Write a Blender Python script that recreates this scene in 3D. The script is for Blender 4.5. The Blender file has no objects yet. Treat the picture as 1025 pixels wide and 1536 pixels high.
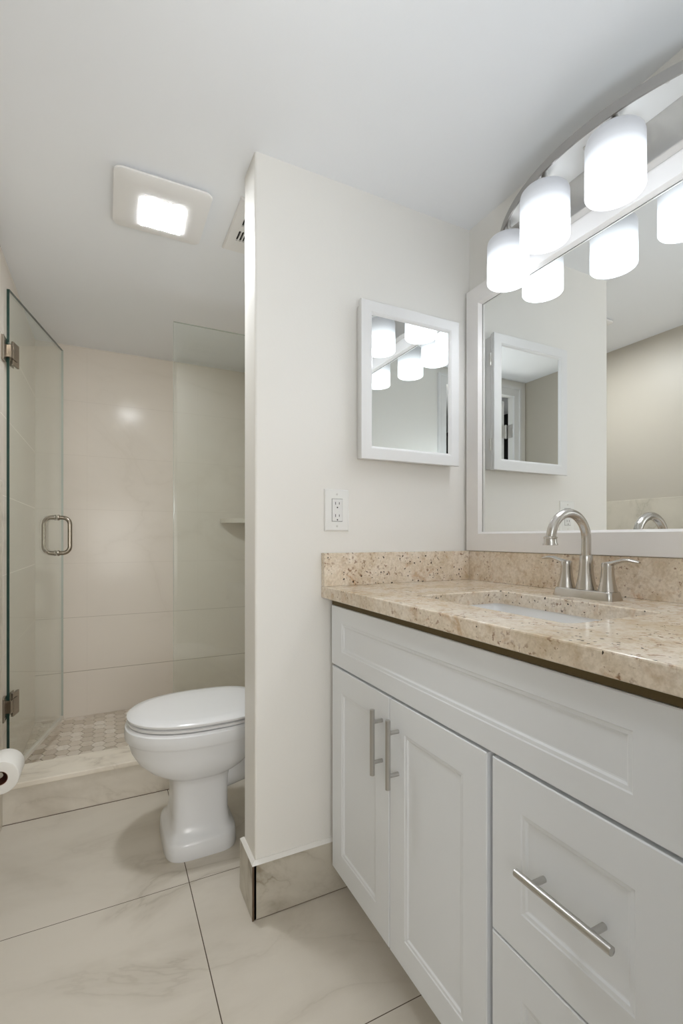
import bpy, bmesh, math, random
from math import radians as R, sin, cos, pi
from mathutils import Vector, Matrix

SC = bpy.context.scene
COL = SC.collection
rnd = random.Random(7)

# ------------------------------------------------------------------ camera
cd = bpy.data.cameras.new('camera')
cam = bpy.data.objects.new('camera', cd)
COL.objects.link(cam)
cam.location = (0, 0, 1.06)
cam.rotation_euler = (R(90), 0, -R(26.27))
cd.sensor_fit = 'AUTO'
cd.sensor_width = 36
cd.lens = 708 / 1536 * 36
cd.shift_y = 39 / 1536
cd.clip_start = 0.01
SC.camera = cam

# ------------------------------------------------------------------ world, exposure
w = bpy.data.worlds.new('world')
SC.world = w
w.use_nodes = True
w.node_tree.nodes['Background'].inputs[0].default_value = (0.5, 0.5, 0.52, 1)
w.node_tree.nodes['Background'].inputs[1].default_value = 0.02
SC.view_settings.view_transform = 'Standard'
SC.view_settings.look = 'None'
SC.view_settings.gamma = 1
SC.view_settings.use_curve_mapping = False
SC.view_settings.exposure = 0.32
SHADE_POWER = 1.7      # the four frosted vanity shades
LED_POWER = 115.0       # the square lamp in the ceiling fan
BOUNCE_FILL = 3.1           # added unseen fill light turned up at the ceiling, beside the camera
fl = bpy.data.lights.new('bounce_fill', 'AREA')
fl.energy = BOUNCE_FILL; fl.shape = 'DISK'; fl.size = 0.18; fl.color = (0.82, 0.91, 1.0)
flo = bpy.data.objects.new('bounce_fill', fl); COL.objects.link(flo)
flo.location = (0.45, 0.21, 1.22); flo.rotation_euler = (R(180), 0, 0)
HALL_FILL = 15.0             # added unseen fill light in the hall, shining in through the open doorway
hl = bpy.data.lights.new('hall_fill', 'AREA')
hl.energy = HALL_FILL; hl.shape = 'DISK'; hl.size = 0.9; hl.color = (1.0, 0.98, 0.945)
hlo = bpy.data.objects.new('hall_fill', hl); COL.objects.link(hlo)
hlo.location = (0.10, -0.75, 1.0); hlo.rotation_euler = (R(90), 0, 0)
SC.cycles.max_bounces = 14
SC.cycles.diffuse_bounces = 8
SC.cycles.glossy_bounces = 8
SC.cycles.transparent_max_bounces = 16
SC.cycles.sample_clamp_indirect = 6

# ------------------------------------------------------------------ materials
def srgb(r, g, b):
    f = lambda c: c / 12.92 if c <= 0.04045 else ((c + 0.055) / 1.055) ** 2.4
    return (f(r / 255), f(g / 255), f(b / 255), 1)

class NT:
    def __init__(s, name):
        s.m = bpy.data.materials.new(name)
        s.m.use_nodes = True
        s.t = s.m.node_tree
        s.b = s.t.nodes['Principled BSDF']
        s.out = s.t.nodes['Material Output']
    def n(s, typ, **kw):
        o = s.t.nodes.new(typ)
        for k, v in kw.items():
            if k.startswith('i_'):
                o.inputs[k[2:].replace('_', ' ')].default_value = v
            else:
                setattr(o, k, v)
        return o
    def l(s, a, b):
        s.t.links.new(a, b)
    def math(s, op, a, b=None, c=None):
        o = s.n('ShaderNodeMath', operation=op)
        for i, v in enumerate((a, b, c)):
            if v is None: continue
            if isinstance(v, (int, float)): o.inputs[i].default_value = v
            else: s.l(v, o.inputs[i])
        return o.outputs[0]
    def mix(s, f, a, b):
        o = s.n('ShaderNodeMix', data_type='RGBA')
        for sock, v in ((o.inputs[0], f), (o.inputs[6], a), (o.inputs[7], b)):
            if isinstance(v, (int, float)): sock.default_value = v
            elif isinstance(v, tuple): sock.default_value = v
            else: s.l(v, sock)
        return o.outputs[2]
    def ramp(s, f, stops):
        o = s.n('ShaderNodeValToRGB')
        e = o.color_ramp.elements
        while len(e) < len(stops): e.new(0.5)
        for el, (p, c) in zip(e, stops):
            el.position = p
            el.color = c if isinstance(c, tuple) else (c, c, c, 1)
        s.l(f, o.inputs[0])
        return o.outputs[0]
    def pos(s):
        return s.n('ShaderNodeNewGeometry').outputs['Position']
    def noise(s, vec, scale, detail=4, rough=0.5, dist=0.0):
        o = s.n('ShaderNodeTexNoise')
        o.inputs['Scale'].default_value = scale
        o.inputs['Detail'].default_value = detail
        o.inputs['Roughness'].default_value = rough
        o.inputs['Distortion'].default_value = dist
        s.l(vec, o.inputs['Vector'])
        return o.outputs['Fac']
    def bump(s, h, strength, dist):
        o = s.n('ShaderNodeBump')
        o.inputs['Strength'].default_value = strength
        o.inputs['Distance'].default_value = dist
        s.l(h, o.inputs['Height'])
        s.l(o.outputs[0], s.b.inputs['Normal'])

def plain(name, col, rough=0.5, metal=0.0, spec=0.5, bump=None, coat=0.0):
    t = NT(name)
    t.b.inputs['Base Color'].default_value = col
    t.b.inputs['Roughness'].default_value = rough
    t.b.inputs['Metallic'].default_value = metal
    t.b.inputs['Specular IOR Level'].default_value = spec
    t.b.inputs['Coat Weight'].default_value = coat
    if bump:
        sc, st = bump
        t.bump(t.noise(t.pos(), sc, 3), st, 0.002)
    else:
        v = t.noise(t.pos(), 9, 2)
        a = tuple(c * 0.985 for c in col[:3]) + (1,)
        t.l(t.mix(v, a, col), t.b.inputs['Base Color'])
    return t.m

def brushed(name, col, rough):
    t = NT(name)
    t.b.inputs['Metallic'].default_value = 1
    n = t.noise(t.pos(), 240, 2)
    t.l(t.mix(n, tuple(c * 0.97 for c in col[:3]) + (1,), col), t.b.inputs['Base Color'])
    t.b.inputs['Roughness'].default_value = rough
    return t.m

def emit(name, col, strength):
    t = NT(name)
    t.b.inputs['Base Color'].default_value = col
    t.b.inputs['Emission Color'].default_value = col
    t.b.inputs['Emission Strength'].default_value = strength
    return t.m

def wrap_line(t, coord, origin, period, half):
    # 1 on a grout line, 0 elsewhere
    a = t.math('SUBTRACT', coord, origin)
    a = t.math('DIVIDE', a, period)
    a = t.math('ADD', a, 0.5)
    a = t.math('FRACT', a)
    a = t.math('SUBTRACT', a, 0.5)
    a = t.math('ABSOLUTE', a)
    return t.math('LESS_THAN', a, half / period)

def marble(name, base, vein, grout=None, lines=(), rough=0.3, amount=0.55, scale=1.0, off=(0, 0, 0), spec=0.4):
    t = NT(name)
    p = t.pos()
    mp = t.n('ShaderNodeMapping')
    mp.inputs['Location'].default_value = off
    mp.inputs['Rotation'].default_value = (0.3, 0.25, 0.5)
    mp.inputs['Scale'].default_value = (0.9 * scale, 1.7 * scale, 1.2 * scale)
    t.l(p, mp.inputs[0])
    v = mp.outputs[0]
    n1 = t.noise(v, 1.5, 6, 0.55, 0.9)
    ridge = t.math('ABSOLUTE', t.math('SUBTRACT', n1, 0.5))
    r1 = t.ramp(ridge, [(0.0, 1.0), (0.012, 0.55), (0.07, 0.12), (0.16, 0.0)])
    msk = t.ramp(t.noise(v, 1.1, 2), [(0.42, 0.0), (0.62, 1.0)])
    veins = t.math('MULTIPLY', r1, msk)
    cloud = t.ramp(t.noise(v, 2.6, 5, 0.6, 0.5), [(0.45, 0.0), (0.75, 0.4)])
    f = t.math('MULTIPLY', t.math('ADD', veins, cloud), amount)
    c = t.mix(f, base, vein)
    if lines:
        sx = t.n('ShaderNodeSeparateXYZ'); t.l(p, sx.inputs[0])
        g = None
        for ax, origin, period, *half_ in lines:
            half = half_[0]
            k = wrap_line(t, sx.outputs[ax], origin, period, half)
            if len(half_) > 1: k = t.math('MULTIPLY', k, half_[1])
            g = k if g is None else t.math('MAXIMUM', g, k)
        c = t.mix(g, c, grout)
        t.l(t.math('MULTIPLY_ADD', g, 0.5, rough), t.b.inputs['Roughness'])
    else:
        t.b.inputs['Roughness'].default_value = rough
    t.b.inputs['Specular IOR Level'].default_value = spec
    t.l(c, t.b.inputs['Base Color'])
    return t.m

def granite(name):
    t = NT(name)
    p = t.pos()
    big = t.noise(p, 7, 5, 0.6, 0.6)
    c = t.ramp(big, [(0.30, srgb(208, 191, 165)), (0.5, srgb(230, 217, 199)), (0.66, srgb(236, 226, 213))])
    rust = t.ramp(t.noise(p, 17, 5, 0.7, 0.8), [(0.57, 0.0), (0.72, 0.7)])
    c = t.mix(rust, c, srgb(198, 156, 116))
    mott = t.ramp(t.noise(p, 34, 4, 0.65), [(0.50, 0.0), (0.68, 0.55)])
    c = t.mix(mott, c, srgb(186, 158, 122))
    grain = t.ramp(t.noise(p, 150, 3, 0.7), [(0.40, 0.0), (0.62, 1.0)])
    c = t.mix(t.math('MULTIPLY', grain, 0.26), c, srgb(160, 140, 104))
    where = t.ramp(t.noise(p, 12, 3, 0.6), [(0.45, 0.0), (0.60, 1.0)])
    brown = t.ramp(t.noise(p, 100, 3, 0.6), [(0.57, 0.0), (0.635, 1.0)])
    c = t.mix(t.math('MULTIPLY', t.math('MULTIPLY', brown, where), 0.75), c, srgb(120, 78, 48))
    wn = t.n('ShaderNodeTexNoise'); wn.inputs['Scale'].default_value = 90; t.l(p, wn.inputs['Vector'])
    wv = t.n('ShaderNodeVectorMath', operation='MULTIPLY_ADD'); wv.inputs[1].default_value = (0.012, 0.012, 0.012)
    t.l(wn.outputs['Color'], wv.inputs[0]); t.l(p, wv.inputs[2]); warp = wv.outputs[0]
    patch = t.ramp(t.noise(p, 9, 3, 0.6), [(0.46, 0.0), (0.56, 1.0)])
    for sc, thr, rad in ((58, 0.72, 0.16), (100, 0.74, 0.22)):
        vo = t.n('ShaderNodeTexVoronoi')
        vo.inputs['Scale'].default_value = sc
        t.l(warp, vo.inputs['Vector'])
        dot = t.math('LESS_THAN', vo.outputs['Distance'], rad)
        sp = t.n('ShaderNodeSeparateColor'); t.l(vo.outputs['Color'], sp.inputs[0])
        dot = t.math('MULTIPLY', dot, t.math('GREATER_THAN', t.math('MULTIPLY_ADD', patch, 0.14, sp.outputs[0]), thr + 0.14))
        c = t.mix(dot, c, srgb(56, 44, 36))
    t.l(c, t.b.inputs['Base Color'])
    t.b.inputs['Roughness'].default_value = 0.13
    t.b.inputs['Specular IOR Level'].default_value = 0.5
    return t.m

def glass(name, tint, refl=1.0):
    t = NT(name)
    tr = t.n('ShaderNodeBsdfTransparent'); tr.inputs[0].default_value = tint
    gl = t.n('ShaderNodeBsdfGlossy'); gl.inputs['Roughness'].default_value = 0.0
    gl.inputs[0].default_value = (1, 1, 1, 1)
    lw = t.n('ShaderNodeLayerWeight'); lw.inputs[0].default_value = 0.5
    f5 = t.math('POWER', lw.outputs['Facing'], 5.0)
    f = t.math('MULTIPLY_ADD', f5, 0.9 * refl, 0.04 * refl)
    mx = t.n('ShaderNodeMixShader')
    t.l(f, mx.inputs[0]); t.l(tr.outputs[0], mx.inputs[1]); t.l(gl.outputs[0], mx.inputs[2])
    t.l(mx.outputs[0], t.out.inputs[0])
    return t.m

def shade_mat(name):
    # frosted shade glowing from the bulb in its lower two thirds
    t = NT(name)
    tc = t.n('ShaderNodeTexCoord')
    sx = t.n('ShaderNodeSeparateXYZ'); t.l(tc.outputs['Object'], sx.inputs[0])
    z = t.math('DIVIDE', sx.outputs[2], 0.128)
    s = t.ramp(z, [(0.0, 1.0), (0.36, 1.0), (0.52, 0.45), (0.68, 0.22), (0.82, 0.13), (1.0, 0.09)])
    t.l(t.math('MULTIPLY', s, SHADE_POWER), t.b.inputs['Emission Strength'])
    t.b.inputs['Emission Color'].default_value = (0.89, 0.945, 1.0, 1)
    t.b.inputs['Base Color'].default_value = (0.36, 0.36, 0.38, 1)
    t.b.inputs['Roughness'].default_value = 0.35
    return t.m

def hexmat(name):
    t = NT(name)
    at = t.n('ShaderNodeAttribute'); at.attribute_name = 'tile_tone'
    n = t.noise(t.pos(), 28, 5, 0.65, 1.0)
    c = t.ramp(at.outputs['Fac'], [(0.0, srgb(206, 195, 180)), (0.5, srgb(226, 216, 203)), (1.0, srgb(238, 231, 221))])
    c = t.mix(t.ramp(n, [(0.42, 0.0), (0.75, 0.5)]), c, srgb(190, 175, 157))
    t.l(c, t.b.inputs['Base Color'])
    t.b.inputs['Roughness'].default_value = 0.45
    return t.m

M = {}
M['paint'] = plain('wall_paint', (0.80, 0.785, 0.75, 1), 0.42, bump=(130, 0.06))
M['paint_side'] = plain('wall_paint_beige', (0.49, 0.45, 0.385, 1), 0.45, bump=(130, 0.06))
M['ceiling'] = plain('ceiling_paint', (0.835, 0.85, 0.875, 1), 0.7, bump=(90, 0.05))
M['floor'] = marble('floor_tile', srgb(209, 202, 190), srgb(152, 142, 124), srgb(84, 72, 58),
                    [(1, 1.510, 0.61, 0.0011), (0, 0.2224, 1.22, 0.0013)], 0.32, 0.5)
M['base'] = marble('base_tile', srgb(196, 190, 177), srgb(138, 127, 108), rough=0.3, amount=1.4, scale=2.4, off=(0.4, 0.2, 0.1))
M['curb_tile'] = marble('curb_tile', srgb(222, 215, 203), srgb(168, 157, 139), rough=0.32, amount=1.1, scale=1.5, off=(2.2, 0, 0.6))
M['curb_top'] = marble('curb_top_stone', srgb(238, 230, 216), srgb(170, 158, 138), rough=0.28, amount=0.5, scale=2.0)
M['shower_tile'] = marble('shower_tile', srgb(229, 221, 211), srgb(211, 202, 189), srgb(165, 154, 138),
                          [(2, 0.002, 0.305, 0.0011, 0.22), (2, 0.307, 20.0, 0.0014, 1.0), (2, 0.612, 20.0, 0.0012, 0.6), (0, -0.11, 0.61, 0.0009, 0.12)], 0.17, 0.35, 0.7, spec=0.16)
M['wainscot'] = marble('wainscot_tile', srgb(205, 198, 184), srgb(158, 152, 136), rough=0.3, amount=0.7, scale=1.1)
M['hex'] = hexmat('hex_mosaic')
M['grout'] = plain('mosaic_grout', srgb(178, 168, 152), 0.8)
M['brown_edge'] = plain('tile_edge_brown', srgb(92, 72, 54), 0.7)
M['granite'] = granite('granite')
M['white'] = plain('cabinet_white', (0.79, 0.815, 0.845, 1), 0.38)
M['white_trim'] = plain('trim_white', (0.78, 0.78, 0.78, 1), 0.35)
M['mirror_frame'] = plain('mirror_frame_white', (0.82, 0.80, 0.785, 1), 0.33)
M['ply'] = plain('plywood', srgb(92, 78, 48), 0.8)
M['dark'] = plain('duct_shade_black', (0.02, 0.02, 0.02, 1), 0.8)
M['hall'] = plain('hall_painted_shade', (0.012, 0.012, 0.012, 1), 0.9)  # darkness of the unlit hall put into the wall colour
M['gap_grey'] = plain('face_frame_grey', (0.50, 0.49, 0.48, 1), 0.6)
M['porcelain'] = plain('porcelain', (0.80, 0.81, 0.83, 1), 0.22, coat=0.1)
M['seat'] = plain('seat_plastic', (0.80, 0.805, 0.815, 1), 0.16)
M['sink'] = plain('sink_white', (0.88, 0.885, 0.89, 1), 0.1, coat=0.4)
M['nickel'] = brushed('brushed_nickel', (0.57, 0.54, 0.50, 1), 0.22)
M['fixture'] = brushed('fixture_nickel', (0.72, 0.705, 0.68, 1), 0.36)
M['pull'] = brushed('pull_steel', (0.56, 0.55, 0.53, 1), 0.28)
M['bronze'] = brushed('hinge_nickel', (0.36, 0.315, 0.26, 1), 0.25)
M['band'] = brushed('band_nickel', (0.40, 0.385, 0.365, 1), 0.34)
M['plate'] = plain('fixture_white', (0.82, 0.82, 0.80, 1), 0.35)
M['mirror'] = plain('mirror_silver', (0.88, 0.895, 0.885, 1), 0.0, 1.0)
t_ = M['mirror'].node_tree
for l_ in list(t_.links):
    if l_.to_socket.name == 'Base Color': t_.links.remove(l_)
t_.nodes['Principled BSDF'].inputs['Roughness'].default_value = 0.0
M['glass'] = glass('shower_glass', (0.958, 0.978, 0.966, 1))
M['glass_edge'] = plain('glass_edge_green', (0.018, 0.05, 0.04, 1), 0.15)
M['glass_edge_pale'] = plain('glass_edge_pale', (0.42, 0.47, 0.43, 1), 0.15)
M['vinyl'] = plain('door_sweep', (0.72, 0.69, 0.62, 1), 0.3)
M['plastic'] = plain('outlet_plastic', (0.82, 0.82, 0.80, 1), 0.3)
M['plastic_in'] = plain('outlet_insert', (0.80, 0.80, 0.79, 1), 0.25)
M['slot'] = plain('outlet_slot', (0.06, 0.06, 0.055, 1), 0.7)
M['paper'] = plain('toilet_paper', (0.86, 0.84, 0.80, 1), 0.95, spec=0.1, bump=(400, 0.15))
M['card'] = plain('cardboard_core', srgb(110, 62, 44), 0.9)
M['shade'] = shade_mat('frosted_shade')
M['bulb'] = emit('bulb', (0.95, 0.975, 1, 1), 40)
M['led'] = emit('led_lens', (0.93, 0.965, 1.0, 1), LED_POWER)
M['fan'] = plain('fan_cover_white', (0.82, 0.81, 0.80, 1), 0.4)

# ------------------------------------------------------------------ mesh helpers
def link(name, bm, mat, parent=None, smooth=False, loc=(0, 0, 0)):
    bmesh.ops.recalc_face_normals(bm, faces=bm.faces[:])
    me = bpy.data.meshes.new(name)
    bm.to_mesh(me); bm.free()
    for m in (mat if isinstance(mat, (list, tuple)) else [mat]):
        me.materials.append(m)
    if smooth:
        for p in me.polygons: p.use_smooth = True
        try: me.set_sharp_from_angle(angle=R(38))
        except Exception: pass
    o = bpy.data.objects.new(name, me)
    COL.objects.link(o)
    o.location = loc
    if parent:
        o.parent = parent
        pl = parent.matrix_world if False else None
    return o

WORLD = {}
def thing(name, label, cat, loc=(0, 0, 0), rz=0.0, group=None):
    o = bpy.data.objects.new(name, None)
    COL.objects.link(o)
    o.empty_display_size = 0.05
    o.location = loc; o.rotation_euler = (0, 0, rz)
    o['label'] = label; o['category'] = cat
    if group: o['group'] = group
    return o

def tag(o, label, cat, group=None):
    o['label'] = label; o['category'] = cat
    if group: o['group'] = group
    return o

def struct(name, bm, mat, label=None, parent=None, smooth=False):
    o = link(name, bm, mat, parent, smooth)
    if parent is None:
        o['kind'] = 'structure'
        if label: o['label'] = label
    return o

def box(bm, x0, x1, y0, y1, z0, z1, bev=0.0, seg=2, mi=0):
    vs = [bm.verts.new((x, y, z)) for x in (x0, x1) for y in (y0, y1) for z in (z0, z1)]
    idx = [(0, 1, 3, 2), (4, 6, 7, 5), (0, 4, 5, 1), (2, 3, 7, 6), (0, 2, 6, 4), (1, 5, 7, 3)]
    fs = [bm.faces.new([vs[i] for i in f]) for f in idx]
    for f in fs: f.material_index = mi
    if bev > 0:
        es = list({e for f in fs for e in f.edges})
        bmesh.ops.bevel(bm, geom=es, offset=bev, segments=seg, affect='EDGES', profile=0.6)
    return bm

def B(x0, x1, y0, y1, z0, z1, bev=0.0, seg=2):
    return box(bmesh.new(), x0, x1, y0, y1, z0, z1, bev, seg)

def loft(bm, rings, cap0=True, cap1=True, closed=True):
    rs = [[bm.verts.new(p) for p in r] for r in rings]
    n = len(rs[0])
    for a, b in zip(rs, rs[1:]):
        for i in range(n if closed else n - 1):
            j = (i + 1) % n
            bm.faces.new((a[i], a[j], b[j], b[i]))
    if cap0: bm.faces.new(rs[0][::-1])
    if cap1: bm.faces.new(rs[-1])
    return bm

def lathe(bm, prof, c, axis='z', n=32, cap0=True, cap1=True):
    rings = []
    for r, h in prof:
        ring = []
        for i in range(n):
            a = 2 * pi * i / n
            u, v = r * cos(a), r * sin(a)
            if axis == 'z': p = (c[0] + u, c[1] + v, c[2] + h)
            elif axis == 'y': p = (c[0] + u, c[1] + h, c[2] + v)
            else: p = (c[0] + h, c[1] + u, c[2] + v)
            ring.append(p)
        rings.append(ring)
    return loft(bm, rings, cap0, cap1)

def tube(bm, pts, rad, n=14, cap=True, closed=False):
    P = [Vector(p) for p in pts]
    rads = rad if isinstance(rad, (list, tuple)) else [rad] * len(P)
    rings = []
    prev = None
    for i, p in enumerate(P):
        if closed:
            t = P[(i + 1) % len(P)] - P[i - 1]
        else:
            t = P[min(i + 1, len(P) - 1)] - P[max(i - 1, 0)]
        t.normalize()
        if prev is None:
            up = Vector((0, 0, 1)) if abs(t.z) < 0.9 else Vector((1, 0, 0))
            u = (up - t * up.dot(t)).normalized()
        else:
            u = (prev - t * prev.dot(t)).normalized()
        prev = u
        v = t.cross(u)
        rings.append([tuple(p + (u * cos(2 * pi * k / n) + v * sin(2 * pi * k / n)) * rads[i]) for k in range(n)])
    if closed:
        rings.append(rings[0])
        rs = [[bm.verts.new(q) for q in r] for r in rings[:-1]]
        m = len(rs)
        for i in range(m):
            a, b = rs[i], rs[(i + 1) % m]
            for k in range(n):
                j = (k + 1) % n
                bm.faces.new((a[k], a[j], b[j], b[k]))
        return bm
    return loft(bm, rings, cap, cap)

def rrect(cx, cy, hx, hy, r, n=6):
    pts = []
    for (sx, sy, a0) in ((1, 1, 0), (-1, 1, 90), (-1, -1, 180), (1, -1, 270)):
        for k in range(n + 1):
            a = R(a0 + 90 * k / n)
            pts.append((cx + sx * (hx - r) + r * cos(a), cy + sy * (hy - r) + r * sin(a)))
    return pts

def prism(bm, pts, z0, z1):
    return loft(bm, [[(x, y, z0) for x, y in pts], [(x, y, z1) for x, y in pts]])

def frame_ring(bm, rects, to3):
    # nested rectangles (u0,u1,v0,v1,depth) joined into one moulding; to3 maps (u,v,d)
    loops = []
    for (u0, u1, v0, v1, d) in rects:
        loops.append([to3(u, v, d) for u, v in ((u0, v0), (u1, v0), (u1, v1), (u0, v1))])
    return loops

def arc(c, r, a0, a1, n):
    return [(c[0] + r * cos(R(a0 + (a1 - a0) * k / n)), c[1] + r * sin(R(a0 + (a1 - a0) * k / n))) for k in range(n + 1)]

# ------------------------------------------------------------------ dimensions
XL = -0.36       # left wall
XR = 1.138       # vanity wall
YP = 1.290       # partition, face towards the camera
XP = 0.367       # partition, end face
YPB = 1.405      # partition, far face
XS = 0.83        # wall behind the toilet and shower
YB = 3.05        # shower back wall
YE = 0.10        # wall with the entrance doorway, room side (the camera stands in the doorway)
YEB = 0.055      # the same wall, hall side
YH = -1.40       # far end of the hall
ZC = 2.142       # ceiling
YC0, YC1 = 2.108, 2.275   # shower curb
ZCURB = 0.15
ZSH = 0.052      # shower floor

# ------------------------------------------------------------------ structure
struct('floor', B(XL - 0.6, XR + 0.1, YH - 0.1, YC0 + 0.02, -0.05, 0), M['floor'])
struct('ceiling', B(XL - 0.6, XR + 0.1, YH - 0.1, YB + 0.1, ZC, ZC + 0.06), M['ceiling'])
struct('wall_right', B(XR, XR + 0.1, YEB, YP + 0.02, 0, ZC), M['paint'])
DX0, DX1, DZ = -0.245, 0.345, 2.035      # doorway
bm = bmesh.new()
box(bm, XL, DX0, YEB, YE, 0, ZC)
box(bm, DX1, XR, YEB, YE, 0, ZC)
box(bm, DX0, DX1, YEB, YE, DZ, ZC)
struct('wall_front', bm, M['paint'])
# partition: rounded plaster corner beads at its free end
bm = bmesh.new()
r = 0.006
pts = [(XR, YP), (XR, YPB), (XP + r, YPB), (XP + 0.0018, YPB - 0.0018), (XP, YPB - r), (XP, YP + r), (XP + 0.0018, YP + 0.0018), (XP + r, YP)]
prism(bm, pts, 0, ZC)
struct('wall_partition', bm, M['paint'], smooth=False)
struct('wall_toilet', B(XS, XR, YPB, YC0 + 0.09, 0, ZC), M['paint'])
struct('wall_shower_right', B(XS, XR, YC0 + 0.09, YB + 0.1, 0, ZC), M['shower_tile'])
struct('wall_shower_back', B(XL - 0.1, XS, YB, YB + 0.1, 0, ZC), M['shower_tile'])
struct('wall_shower_left', B(XL - 0.1, XL, YC0 + 0.02, YB, 0, ZC), M['shower_tile'])
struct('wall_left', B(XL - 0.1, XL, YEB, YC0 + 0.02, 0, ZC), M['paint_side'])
# tiled lower part of the left wall
struct('trim_1', B(XL, XL + 0.010, YE + 0.024, YC0, 0, 1.272, 0.002), M['wainscot'])
# door casing and jamb lining
bm = bmesh.new()
for x0, x1 in ((DX0 - 0.058, DX0 + 0.004), (DX1 - 0.004, DX1 + 0.058)):
    box(bm, x0, x1, YE, YE + 0.014, 0, DZ + 0.0005, 0.003)
    a, b = (x0, x0 + 0.018) if x0 < 0 else (x1 - 0.018, x1)
    box(bm, a, b, YE + 0.014, YE + 0.021, 0, DZ + 0.05, 0.003)
box(bm, DX0 - 0.058, DX1 + 0.058, YE, YE + 0.014, DZ - 0.004, DZ + 0.062, 0.003)
box(bm, DX0 - 0.058, DX1 + 0.058, YE + 0.014, YE + 0.021, DZ + 0.044, DZ + 0.062, 0.003)
struct('trim_2', bm, M['white_trim'])
bm = bmesh.new()
box(bm, XL - 0.6, XR + 0.1, YH - 0.1, YH, 0, ZC)
box(bm, XL - 0.6, XL - 0.5, YH, YEB, 0, ZC)
box(bm, XR, XR + 0.1, YH, YEB, 0, ZC)
box(bm, XL - 0.5, XL - 0.1, YEB, YEB + 0.1, 0, ZC)
struct('wall_hall', bm, M['hall'])
# entrance door, swung open into the hall
d1 = bpy.data.objects.new('door_1', None); COL.objects.link(d1)
d1.location = (DX0 + 0.024, YEB - 0.002, 0); d1.rotation_euler = (0, 0, -R(90)); d1['kind'] = 'structure'
bm = bmesh.new(); box(bm, 0.012, 0.57, 0.0, 0.036, 0.012, DZ - 0.02, 0.002)
link('door_slab', bm, M['white_trim'], d1)
for hz in (0.28, 1.03, 1.80):
    bm = bmesh.new()
    lathe(bm, [(0.0065, -0.048), (0.0065, 0.048)], (0.006, -0.010, hz), 'z', 14)
    box(bm, 0.0090, 0.0118, -0.006, 0.034, hz - 0.045, hz + 0.045, 0.0008)
    box(bm, -0.042, 0.004, -0.0236, -0.0215, hz - 0.045, hz + 0.045, 0.0006)
    link('hinge', bm, M['fixture'], d1)
# tile skirting round the partition end, brown tile edge at the corner
ZB = 0.152
bm = bmesh.new()
box(bm, XP - 0.006, 0.70, YP - 0.013, YP, 0.003, ZB)
struct('baseboard_front', bm, M['base'])
bm = bmesh.new()
box(bm, XP - 0.011, XP, YP - 0.013, YPB + 0.012, 0.002, ZB)
struct('baseboard_side', bm, M['base'])
bm = bmesh.new(); box(bm, XP - 0.0116, XP - 0.0062, YP - 0.0136, YP - 0.0126, 0.001, ZB - 0.001)
box(bm, XP - 0.006, 0.70, YP - 0.0115, YP - 0.002, 0.0, 0.0032)
struct('trim_3', bm, M['brown_edge'])
bm = bmesh.new()   # painted caulk bead on top of the skirting
prism_pts = [(XP - 0.011, YP - 0.013), (0.70, YP - 0.013), (0.70, YP), (XP, YP), (XP, YPB), (XP - 0.011, YPB + 0.010)]
r0 = [(x, y, ZB) for x, y in prism_pts]
r1 = [(XP - 0.002, YP - 0.003, ZB + 0.008), (0.70, YP - 0.003, ZB + 0.008), (0.70, YP, ZB + 0.008), (XP, YP, ZB + 0.008), (XP, YPB, ZB + 0.008), (XP - 0.002, YPB + 0.002, ZB + 0.008)]
loft(bm, [r0, r1])
struct('trim_4', bm, M['paint'])
struct('baseboard_toilet', B(XS - 0.012, XS, YPB, YC0, 0, ZB), M['base'])
struct('baseboard_partition', B(XP, XS - 0.012, YPB, YPB + 0.012, 0, ZB), M['base'])

# shower curb: tiled riser with an overhanging stone top
struct('trim_5', B(XL, XS, YC0, YC1, 0, ZCURB - 0.020), M['curb_tile'], 'marble tiled riser of the shower curb')
bm = bmesh.new()
box(bm, XL, XS, YC0 - 0.006, YC1 - 0.075, ZCURB - 0.020, ZCURB, 0.003)
box(bm, XL, XS, YC1 - 0.075, YC1 + 0.004, ZCURB - 0.020, ZCURB - 0.003, 0.003)
struct('trim_6', bm, M['curb_top'], 'pale stone cap of the shower curb')
struct('trim_7', B(XL, XS, YC0 - 0.0022, YC0, 0.0, 0.0016), M['brown_edge'], 'dark joint where the shower curb meets the floor')
struct('floor_shower', B(XL, XS, YC1, YB, -0.02, ZSH - 0.0025), M['grout'])
# hexagonal mosaic
bm = bmesh.new()
lay = bm.faces.layers.float.new('tile_tone')
A = 0.034          # centre to point
fl = A * math.sqrt(3) / 2
i = 0
x = XL + 0.01
while x < XS + A:
    y = YC1 - fl + (fl if i % 2 else 0)
    while y < YB + fl:
        tone = rnd.random()
        rr = A - 0.0016
        top = [(min(max(x + rr * cos(R(60 * k)), XL + 0.001), XS - 0.001), min(max(y + rr * sin(R(60 * k)), YC1 + 0.005), YB - 0.001)) for k in range(6)]
        area = abs(sum(top[k][0] * top[(k + 1) % 6][1] - top[(k + 1) % 6][0] * top[k][1] for k in range(6)))
        if area > 2e-4:
            vs = [bm.verts.new((p[0], p[1], ZSH)) for p in top]
            f = bm.faces.new(vs); f[lay] = tone
            lo = [bm.verts.new((p[0], p[1], ZSH - 0.003)) for p in top]
            for k in range(6):
                try:
                    g = bm.faces.new((vs[k], lo[k], lo[(k + 1) % 6], vs[(k + 1) % 6])); g[lay] = tone
                except Exception: pass
        y += 2 * fl
    x += 1.5 * A
    i += 1
struct('floor_mosaic', bm, M['hex'], 'hexagonal stone mosaic of the shower floor')

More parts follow.
